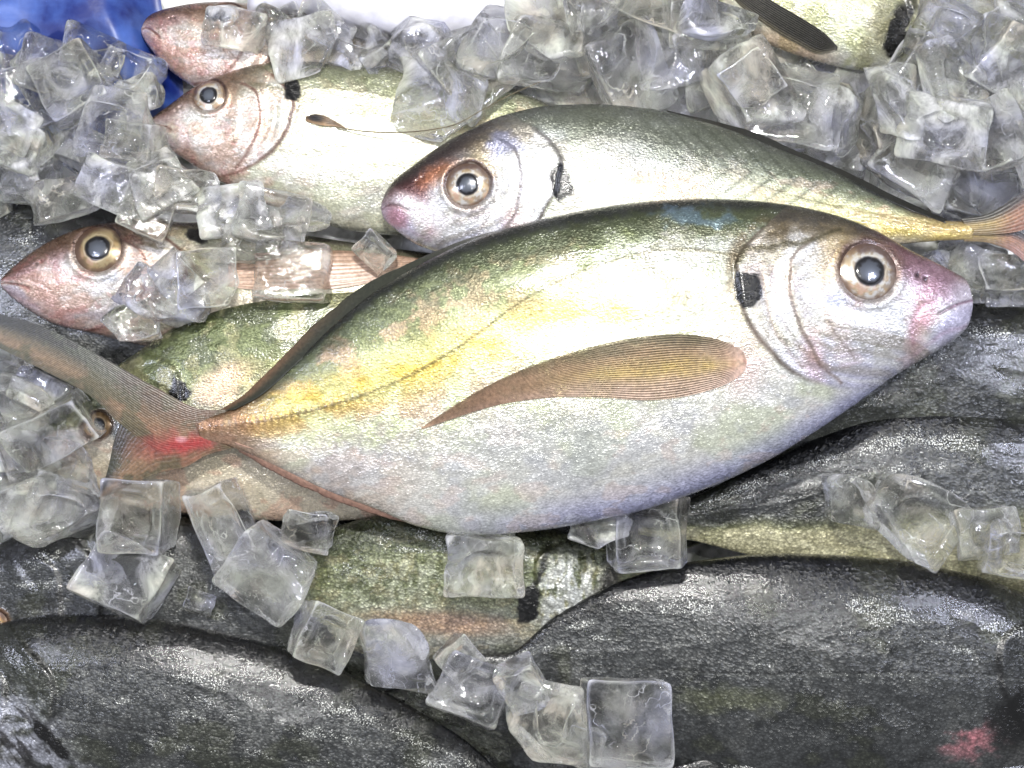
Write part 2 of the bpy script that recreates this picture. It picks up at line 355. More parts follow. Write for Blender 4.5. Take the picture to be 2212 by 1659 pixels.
    if c.get('green'):
        col=mix(col,(92,100,64),(smooth(t+(N2-.5)*.5,c.get('gt',-.2),c.get('gt',-.2)+.6))*c['green'])
        col=mix(col,(52,56,42),smooth(N5,.5,.6)*smooth(t,-.2,.3)*.5*c['green'])
        col=mix(col,(204,188,150),smooth(N2,.53,.6)*.3)
    col=col+((N4-.5)*46+(N5-.5)*34)[:,None]
    fl=smooth(N5,.45,.65)*(.3+.4*smooth(t,.1,.5))*(1-smooth(t,.88,.95))*(1-hd)+c.get('fl',0)
    return col,fl
def paint_dark(F,x,y,s,t,qx,qy,c):
    sd=c.get('seed',0)
    N1=fbm(x/110,y/80,4,11+sd);N2=fbm(x/40+30,y/34,5,21+sd);N4=fbm(x/9,y/8,3,51+sd);N5=fbm(x/90,y/50,4,61+sd)
    col=np.tile(np.array([66,68,68.]),(len(x),1))
    col=mix(col,(38,40,40),smooth(N1,.42,.6)*.75)
    col=mix(col,(98,99,96),smooth(N2,.5,.66)*.5)
    top=smooth(t+(N2-.5)*.15,.45,.90)
    col=mix(col,(14,15,16),top*.94)
    wv=(N1-.5)*.14
    st=np.exp(-((t-.62+wv)/.12)**2)+.8*np.exp(-((t-.36+wv)/.07)**2)+.6*np.exp(-((t-.10+wv)/.05)**2)
    st=st*(.2+.8*smooth(N5,.42,.62))
    col=mix(col,(112,114,106),st*smooth(N4,.45,.7)*.45)  # silvery scale rows, their highlight streaks painted into the colour
    ll=.05+.12*np.sin(s*5)
    col=mix(col,(20,21,21),np.exp(-((t-ll-.02)/.010)**2)*.5)
    col=mix(col,(136,138,132),np.exp(-((t-ll)/.008)**2)*.4)
    lo=smooth(-t-(N1-.5)*.4,c.get('lo',.3),c.get('lo',.3)+.35)
    col=mix(col,(130,132,92),lo*.8)
    col=mix(col,(214,208,170),smooth(-t-(N1-.5)*.4,c.get('lo',.3)+.2,c.get('lo',.3)+.45)*.85)
    col=mix(col,(84,88,54),smooth(N1,.55,.62)*.25)
    hd=smooth(qx,1600,1700)
    col=mix(col,(112,110,107),hd*smooth(-t,-.4,.3)*.6)
    for ln,w,k in ((GILL,7,.5),(PRE,7,.3),(MOUTH,6,.6)):
        d,_=dline(qx,qy,ln);col=mix(col,(14,13,13),np.exp(-(d/w)**2)*k)  # gill and mouth crease shade painted dark
    col=col+((N4-.5)*36)[:,None]
    return col,np.clip(st*1.0+.25*smooth(N2,.48,.6),0,1)*(1-smooth(t,.9,.98))
def make_fish(c):
    F=Frame(c);z0=c['z'];ht=c['ht'];k=(H-z0)/H
    cx=(F.sn[0]+F.pe[0])/2;cy=(F.sn[1]+F.pe[1])/2
    loc=Vector(((cx-CX)/100*k,(CY-cy)/100*k,z0))
    tilt=c.get('tilt',0)
    def W(px,py): return (px-cx)/100*k,(cy-py)/100*k
    def surf(px,py):
        px=np.asarray(px,float);py=np.asarray(py,float)
        a,v=F.inv(px,py)
        return ht*thick(a)*np.power(np.clip(1-v*v,0,1),.42)+tilt*(a-.3)
    nu=c.get('nu',240);nt=c.get('nt',110);nb=24
    w=np.linspace(0,1,nu);S=.55*w*w+.45*w
    th=np.r_[np.linspace(0,math.pi,nt,endpoint=False),np.linspace(math.pi,2*math.pi,nb,endpoint=False)]
    nv=len(th)
    SS,TH=np.meshgrid(S,th,indexing='ij');SS=SS.ravel();TH=TH.ravel()
    V=np.cos(TH);px,py=F.pos(SS,V)
    sn=np.sin(TH);zz=ht*thick(SS)*np.sign(sn)*np.abs(sn)**.84+tilt*(SS-.3)
    qx,qy=FM.pos(SS,V)
    up=np.clip(sn,0,1)**.5*(sn>0)
    R=relief(qx,qy,c.get('seed',0))*c.get('rs',1.0)
    e=c.get('eye')
    if e:
        r=np.hypot(px-e[0],py-e[1])/e[2]
        em=smooth(r,1.3,1.9)
        R=R*(.2+.8*em)
        R+=.03*np.exp(-((r-1.22)/.14)**2)-.065*(1-smooth(r,.88,1.12))
    zz=zz+R*up
    X,Y=W(px,py)
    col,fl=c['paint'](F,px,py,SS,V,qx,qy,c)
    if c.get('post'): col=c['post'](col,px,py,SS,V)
    if e:
        r=np.hypot(px-e[0],py-e[1])/e[2]
        nn=fbm(px/8,py/8,3,4);n3=fbm(px/30,py/30,3,14);ang=np.arctan2(py-e[1],px-e[0])
        rw=r+(n3-.5)*.35
        col=mix(col,c.get('orb',(124,102,84)),np.exp(-((rw-1.08)/.18)**2)*.8*(.2+1.0*nn)*(.75-.35*np.sin(ang)))
        col=mix(col,(60,40,36),np.exp(-((rw-1.02)/.09)**2)*.75*(.3+.7*smooth(-np.sin(ang),-.6,.6)))
        fl=fl*smooth(r,1.1,1.5)
    sp=c.get('spot')
    if sp:
        mk=spot_mask(px,py,sp,c.get('seed',0))*.98;col=mix(col,(7,7,7),mk);fl=fl*(1-mk)
    verts=np.stack([X,Y,zz],-1)
    fuv=np.stack([SS*F.L/100,V*(F.tb(SS)[0]-F.tb(SS)[1])/200,np.where(sn>0,0,5.)],-1)
    cap=[tuple(int((nu-1)*nv+j) for j in range(nv))]
    me=mesh_np('fish_body',verts,grid_faces(nu,nv,True),col,fuv,cap,fl)
    me.materials.append(c['mat'])
    ob=link(bpy.data.objects.new('fish',me));ob.location=loc
    ob['label']=c['label'];ob['category']='fish';ob['group']='fresh fish laid on ice'
    def child(name,me,mat,l=(0,0,0),par=None,label=None):
        me.materials.append(mat);o=link(bpy.data.objects.new(name,me));o.parent=par or ob;o.location=l
        if label:o['label']=label
        return o
    if e and not c.get('noeye'):
        ex,ey,R0=e;sdv=c.get('seed',0)
        rr=np.linspace(0,1,40)**.8;ph=np.linspace(0,2*math.pi,80,endpoint=False)
        RR,PP=np.meshgrid(rr,ph,indexing='ij');RR=RR.ravel();PP=PP.ravel()
        x=ex+R0*RR*np.cos(PP);y=ey+R0*RR*np.sin(PP)*.97
        z=surf(x,y)
        zc=float(surf(ex,ey))
        z=z+R0/100*.20*(1-RR**2)-.035
        X,Y=W(x,y);ox,oy=W(ex,ey)
        nn=fbm(x/7,y/7,4,8+sdv);n2=fbm(x/22,y/22,3,18+sdv);n3=fbm(PP*2.2,RR*3+3,4,28+sdv)
        Rw=RR+(n2-.5)*.26
        iris_top=smooth(-np.sin(PP-.5+sdv*.2),-.4,1)
        cc=np.tile(np.array(c.get('iris',(184,182,178)),float),(len(x),1))
        cc=mix(cc,(112,88,62),smooth(nn,.44,.6)*.5)
        cc=mix(cc,(170,142,96),smooth(n3,.46,.62)*smooth(Rw,.56,.72)*.6)
        cc=mix(cc,(190,150,146),smooth(n3,.55,.65)*smooth(np.sin(PP),-.2,.8)*.4)
        cc=mix(cc,(72,52,46),smooth(Rw,.66,.84)*iris_top*.8)  # dark brown upper arc of the iris
        cc=mix(cc,(220,212,186),np.exp(-((Rw-.60)/.035)**2)*.5*(.1+1.4*nn))
        cc=mix(cc,(84,64,52),smooth(Rw,.84,.98)*.7*(.5+.8*n2))
        cc=mix(cc,(22,21,23),1-smooth(Rw*.4+RR*.6,.48,.57))
        eo=child('eye',mesh_np('eye',np.stack([X-ox,Y-oy,z-zc],-1),grid_faces(40,80,True),cc),M_eye,(ox,oy,zc))
        rr=np.linspace(0,1,16);RR,PP=np.meshgrid(rr,ph,indexing='ij');RR=RR.ravel();PP=PP.ravel()
        q=.47*R0
        x=ex+q*RR*np.cos(PP);y=ey+q*RR*np.sin(PP)
        z=surf(x,y)+R0/100*.20*(1-(RR*.47)**2)-.035+.02*np.sqrt(np.clip(1-RR**2,0,1))-.004
        X,Y=W(x,y)
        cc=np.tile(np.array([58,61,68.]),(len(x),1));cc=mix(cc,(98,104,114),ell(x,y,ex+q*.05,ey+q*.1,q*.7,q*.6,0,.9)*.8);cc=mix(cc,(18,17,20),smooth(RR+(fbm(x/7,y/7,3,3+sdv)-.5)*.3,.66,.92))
        child('pupil',mesh_np('pupil',np.stack([X-ox,Y-oy,z-zc],-1),grid_faces(16,80,True),cc),M_eye,(0,0,0),eo)
    def fin(name,A,B,zf,colf,nu=90,nv=60,rays=16,amp=.012,thk=.02,label=None,trans=0.0,rag=0):
        u=np.linspace(0,1,nu);ax,ay=curve(A,u);bx,by=curve(B,u)
        if rag:
            dx,dy=bx-ax,by-ay;kk=1+(fbm(u*14,u*0+3,3,7)-.5)*rag
            bx=ax+dx*kk;by=ay+dy*kk
        v=np.linspace(0,1,nv)
        x=ax[:,None]*(1-v)+bx[:,None]*v;y=ay[:,None]*(1-v)+by[:,None]*v
        U=np.repeat(u[:,None],nv,1);Vv=np.repeat(v[None,:],nu,0)
        x=x.ravel();y=y.ravel();U=U.ravel();Vv=Vv.ravel()
        rp=np.sin(Vv*rays*2*math.pi+3*fbm(U*3,Vv*6,2,5))
        z=zf(x,y,U,Vv)+amp*rp
        X,Y=W(x,y)
        cc=colf(x,y,U,Vv,rp)
        tr=np.zeros(len(x))
        if trans: tr=np.clip(trans*(.7-.3*rp)*(.5+1.0*fbm(x/50,y/30,3,44))*smooth(U,.0,.12),0,.94)
        me=mesh_np(name,np.stack([X,Y,z],-1),grid_faces(nu,nv),cc,None,None,tr)
        o=child(name,me,M_fin,label=label)
        so=o.modifiers.new('s','SOLIDIFY');so.thickness=thk;so.offset=0
        return o
    if c.get('fins'): c['fins'](F,fin,surf,W,child,tilt)
    return ob
# ------------------------------------------------------------------ fins
def fins_main(F,fin,surf,W,child,tilt):
    base=tilt*.7
    def colpec(x,y,U,V,r):
        n=fbm(x/22,y/22,3,5);n2=fbm(x/60,y/30,3,6)
        c=np.tile(np.array([166,138,110.]),(len(x),1))
        c=mix(c,(80,74,54),(1-smooth(V+(n2-.5)*.3,.0,.32))*.9)
        c=mix(c,(210,184,98),np.exp(-((V-.55)/.18)**2)*smooth(-U,-.7,-.3)*.65*(.4+1.2*n))
        c=mix(c,(214,188,174),smooth(V+(n2-.5)*.3,.5,.95)*.8)
        c=mix(c,(138,98,82),smooth(U,.45,.9)*.65)
        c=mix(c,(208,178,168),(1-smooth(U,.0,.2))*.85)
        c=mix(c,(172,104,106),(1-smooth(U,.0,.09))*smooth(n,.42,.6)*.7)
        c=mix(c,(62,48,38),smooth(-r,.1,.9)*.5*smooth(U,.03,.12))
        c=mix(c,(232,218,184),smooth(r,.6,1)*.35)
        return c
    fin('pectoral_fin',[(1600,780),(1590,762),(1560,744),(1480,726),(1380,730),(1250,758),(1130,798),(1020,852),(912,923)],[(1600,788),(1590,806),(1562,826),(1500,848),(1400,863),(1300,858),(1200,857),(1090,871),(915,925)],
        lambda x,y,U,V: surf(x,y)+.03+.03*np.sin(np.clip(U*1.3,0,1)*math.pi)*(1-V*.5)+.09*np.sin(np.clip(U/.16,0,1)*math.pi)*np.sin(V*math.pi)-.04*(1-smooth(U,0,.03)),colpec,200,320,26,.006,.003,'long olive and yellow sickle-shaped pectoral fin',.85)
    def coltail(x,y,U,V,r):
        n=fbm(x/40,y/40,4,25)
        c=np.tile(np.array([84,76,60.]),(len(x),1))
        c=mix(c,(28,29,26),smooth(.5-V,0,.3)*.9)
        c=mix(c,(142,114,88),np.exp(-((V-.7)/.16)**2)*.55)
        c=mix(c,(128,88,64),smooth(x,150,420)*.65*(.4+n))
        c=mix(c,(54,50,42),smooth(-r,.2,1)*.14)
        c=mix(c,(56,62,44),smooth(n,.5,.6)*.5)
        rd=fbm(x/36,y/24,3,35)
        c=mix(c,(138,52,50),ell(x+(n-.5)*80,y+(n-.5)*30,395,956,90,30,-8,.9)*smooth(rd,.3,.6)*.7)
        c=mix(c,(152,40,44),ell(x+(n-.5)*50,y+(n-.5)*20,400,960,50,13,-8,.9)*.7)
        c=mix(c,(196,150,160),ell(x,y,388,950,12,7,0,.5)*.6)
        return c
    zt=lambda x,y,U,V: base+.04+.10*np.sin(U*2.4)+.03*np.sin(V*3.14)
    fin('tail_fin',[(520,882),(430,884),(335,838),(200,762),(80,702),(-40,672),(-140,665)],[(510,955),(340,975),(255,915),(200,862),(90,800),(-20,745),(-140,690)],zt,coltail,120,220,24,.0012,.012,'olive-brown forked tail fin, reddish at the base')
    fin('tail_fin',[(510,905),(370,895),(270,890),(244,945),(230,1005),(212,1072)],[(515,966),(440,985),(400,1008),(340,1022),(280,1048),(208,1080)],lambda x,y,U,V: base+.02+.05*np.sin(U*2.4)+.03*np.sin(V*3.14),coltail,90,200,15,.0012,.012,'reddish-brown lower tail lobe')
    def cold(x,y,U,V,r):
        c=np.tile(np.array([40,42,33.]),(len(x),1));c=mix(c,(110,80,58),smooth(V,.2,.9)*.75*smooth(-x,-800,-550));return c
    fin('dorsal_fin',[(505,885),(560,855),(640,785),(735,702),(830,626),(906,582),(1005,530),(1105,494)],[(466,888),(524,850),(598,780),(700,680),(806,603),(896,561),(1000,518),(1100,489)],
        lambda x,y,U,V: tilt*(F.inv(x,y)[0]-.3)+.16-.20*V,cold,200,16,0,.0,.006,None,0,.2)
    def cola(x,y,U,V,r):
        c=np.tile(np.array([172,138,120.]),(len(x),1));c=mix(c,(112,84,72),smooth(V,.3,1)*.8);return c
    fin('anal_fin',[(505,955),(600,990),(700,1038),(820,1086),(900,1122)],[(512,978),(598,1026),(700,1074),(820,1116),(905,1137)],
        lambda x,y,U,V: tilt*(F.inv(x,y)[0]-.3)+.16-.18*V,cola,160,14,0,.0,.006,None,0,.2)
def post_main(col,x,y,s,t):
    n=fbm(x/14,y/14,4,15);n2=fbm(x/30,y/30,3,16)
    col=mix(col,(208,182,176),ell(x+(n2-.5)*30,y+(n-.5)*20,1592,785,46,60,10,.8)*.7)
    col=mix(col,(180,183,184),ell(x+(n2-.5)*120,y+(n2-.5)*70,1130,950,130,70,0,.8)*.4)
    return col
def fins_2(F,fin,surf,W,child,tilt):
    def ct(x,y,U,V,r):
        c=np.tile(np.array([104,88,60.]),(len(x),1));c=mix(c,(176,152,92),np.exp(-((V-.5)/.25)**2)*.6);c=mix(c,(126,76,70),smooth(x,2130,2190)*.6);c=mix(c,(46,44,36),smooth(-r,.2,1)*.2);c=mix(c,(34,34,32),(1-smooth(V,.05,.45))*.85);return c
    fin('tail_fin',[(2070,474),(2125,464),(2175,435),(2230,394),(2320,320)],[(2095,508),(2140,508),(2205,498),(2265,455),(2330,345)],lambda x,y,U,V: tilt*.7+.06+.25*np.sin(U*2.4),ct,70,120,9,.002,.012)
    fin('tail_fin',[(2090,494),(2140,494),(2195,500),(2255,550),(2330,620)],[(2080,522),(2125,524),(2170,538),(2230,582),(2320,640)],lambda x,y,U,V: tilt*.7+.02+.03*np.sin(U*2.4),ct,70,120,9,.002,.012)
    def cold(x,y,U,V,r):
        return np.tile(np.array([34,34,30.]),(len(x),1))
    fin('dorsal_fin',[(1440,248),(1540,276),(1620,304),(1720,346),(1830,392),(1930,440),(2040,484)],[(1440,238),(1542,262),(1625,285),(1725,328),(1838,376),(1938,427),(2045,474)],
        lambda x,y,U,V: tilt*(F.inv(x,y)[0]-.3)+.10-.12*V,cold,140,12,0,.0,.006,None,0,.2)
def fins_3(F,fin,surf,W,child,tilt):
    def cp(x,y,U,V,r):
        c=np.tile(np.array([96,76,54.]),(len(x),1));c=mix(c,(20,16,16),ell(x,y,690,266,14,7,10,.6));c=mix(c,(170,140,104),smooth(V,.55,1)*.6);return c
    fin('pectoral_fin',[(668,263),(685,258),(705,260),(728,271),(755,288)],[(670,272),(690,279),(712,283),(735,284),(757,290)],lambda x,y,U,V: surf(x,y)+.03+.05*np.sin(U*3.14),cp,50,30,5,.004,.012)
    pts=[(735,286),(800,297),(880,301),(940,297),(985,289),(1040,262),(1100,232),(1165,206)]
    u=np.linspace(0,1,60);x,y=curve(pts,u);zc=np.linspace(float(surf(735,286))+.08,1.9,60)
    vs=[];nr=6
    for i in range(60):
        X,Y=W(x[i],y[i]);rad=.017*(1-.5*u[i])
        for j in range(nr):
            a=2*math.pi*j/nr;vs.append((X,Y+rad*math.cos(a),zc[i]+rad*math.sin(a)))
    vs=np.array(vs);me=mesh_np('filament',vs,grid_faces(60,nr,True),np.tile(np.array([96,86,62.]),(len(vs),1)),vs)
    child('fin_ray',me,M_fin)
def fins_4(F,fin,surf,W,child,tilt):
    def cp(x,y,U,V,r):
        n=fbm(x/30,y/30,3,5)
        c=np.tile(np.array([172,142,120.]),(len(x),1));c=mix(c,(206,176,156),smooth(n,.45,.6)*.7);c=mix(c,(110,86,66),smooth(-r,.5,1)*.3*(.2+n));c=mix(c,(90,66,50),(1-smooth(V,0,.15))*.6);return c
    fin('pectoral_fin',[(505,575),(600,556),(700,545),(800,548),(905,560)],[(505,625),(600,632),(700,630),(800,615),(905,580)],lambda x,y,U,V: surf(x,y)+.03+.03*np.sin(U*3.14),cp,60,220,9,.002,.01,None,.3)
def fins_8(F,fin,surf,W,child,tilt):
    def cp(x,y,U,V,r):
        c=np.tile(np.array([32,31,29.]),(len(x),1));c=mix(c,(92,88,70),smooth(r,.3,1)*.35);c=mix(c,(120,110,84),smooth(V,.7,1)*.5);return c
    fin('pectoral_fin',[(1802,108),(1770,78),(1735,56),(1670,18),(1600,-25),(1540,-70)],[(1802,114),(1772,122),(1715,100),(1650,62),(1590,15),(1535,-60)],lambda x,y,U,V: surf(x,y)+.03+.03*np.sin(U*3.14),cp,60,140,12,.006,.008,None,.3)
def post8(col,x,y,s,t):
    n=fbm(x/20,y/20,3,5);n2=fbm(x/50,y/50,4,6)
    col=mix(col,(150,152,108),smooth(n2,.46,.6)*.6)
    col=mix(col,(92,88,66),ell(x+(n-.5)*40,y,1895,60,24,80,22,.6)*.6)
    col=mix(col,(20,19,18),ell(x+(n-.5)*30,y+(n-.5)*20,1935,62,19,60,25,.4)*.95)
    return mix(col,(206,166,130),ell(x,y,1700,105,90,30,15,.6)*.5)
def post2(col,x,y,s,t):
    m,_=dline(x,y,[(1380,470),(1600,475),(1800,480),(1950,500),(2120,505)])
    n=fbm(x/40,y/25,4,77);n2=fbm(x/16,y/16,4,79)
    col=mix(col,(166,169,173),ell(x,y,1380,330,230,90,5,.9)*.6)
    col=mix(col,(96,100,86),ell(x,y,1500,295,460,60,10,.5)*.75*(.4+n))
    col=mix(col,(206,184,98),np.exp(-(m/28)**2)*(.3+.9*n)*smooth(x,1250,1450)*.95)
    col=mix(col,(196,148,112),ell(x+(n2-.5)*60,y,1440,408,80,22,5,.6)*smooth(n2,.42,.6)*.5)
    ch=np.sin((x+np.abs(y-(330+(x-1300)*.16))*1.1)/7.5)
    col=mix(col,(70,74,62),smooth(ch,.4,1)*.45*ell(x,y,1640,360,240,75,14,.5))
    col=mix(col,(66,34,34),ell(x+(n-.5)*30,y,868,396,56,56,30,.8)*.92)
    col=mix(col,(44,36,34),smooth(t,.40,.82)*(1-smooth(x,960,1120))*.92)
    col=mix(col,(160,96,58),ell(x+(n2-.5)*40,y+(n-.5)*20,945,380,40,18,-30,.7)*.7)
    col=mix(col,(226,221,222),ell(x+(n2-.5)*30,y,915,462,74,22,32,.5)*.8)
    col=mix(col,(176,120,132),ell(x,y,858,472,26,20,30,.6)*.7)
    col=mix(col,(140,148,200),ell(x+(n2-.5)*60,y+(n-.5)*40,1090,320,40,24,0,.5)*.45)
    return col
def post6(col,x,y,s,t):
    n=fbm(x/40,y/30,4,77)
    col=mix(col,(224,210,184),smooth(y,930,1000)*.8)
    col=mix(col,(212,168,146),smooth(y,930,1000)*smooth(n,.5,.6)*.5)
    return mix(col,(216,180,154),ell(x+(n-.5)*50,y,490,830,60,34,-30,.5)*.8)
def post12(col,x,y,s,t):
    n=fbm(x/30,y/20,4,77);n2=fbm((x+y)/60,(x-y)/12,4,78)
    m=(1-smooth(x+(y-1500)*-.7,20,170))*smooth(y,1430,1490)
    col=mix(col,(176,178,188),m*smooth(n,.32,.55)*.95)
    col=mix(col,(30,28,28),m*smooth(n2,.56,.66)*.7)
    return col
def post16(col,x,y,s,t):
    n=fbm(x/24,y/18,4,77)
    return mix(col,(196,112,120),ell(x+(n-.5)*40,y,2085,1612,60,30,-10,.5)*.8)
def post11(col,x,y,s,t):
    n=fbm(x/24,y/18,4,77)
    col=mix(col,(190,124,130),ell(x+(n-.5)*80,y+(n-.5)*60,2080,1588,56,26,-20,.6)*.9*(.4+n))
    col=mix(col,(8,8,8),ell(x+(n-.5)*60,y,2170,1540,46,60,20,.7)*.92)
    return mix(col,(130,134,92),ell(x+(n-.5)*90,y+(n-.5)*50,1570,1500,110,26,0,.5)*.4)
def post14(col,x,y,s,t):
    n=fbm(x/24,y/18,4,77);n2=fbm(x/10,y/26,3,78)
    col=mix(col,(204,206,200),ell(x+(n-.5)*40,y,1225,1280,66,110,15,.4)*smooth(n2,.3,.52)*.95)
    col=mix(col,(30,30,27),ell(x+(n-.5)*30,y,1165,1235,9,60,20,.6)*.8)
    col=mix(col,(30,28,26),ell(x+(n-.5)*30,y,1305,1290,24,105,15,.6)*.9)
    col=mix(col,(192,142,112),ell(x+(n-.5)*60,y,950,1340,150,24,3,.6)*.55)
    col=mix(col,(180,184,160),ell(x+(n-.5)*60,y,880,1250,150,60,-8,.7)*smooth(n2,.42,.62)*.7)
    col=mix(col,(40,44,34),smooth(t,.35,.8)*.5)
    return col
P=paint_pale;D=paint_dark
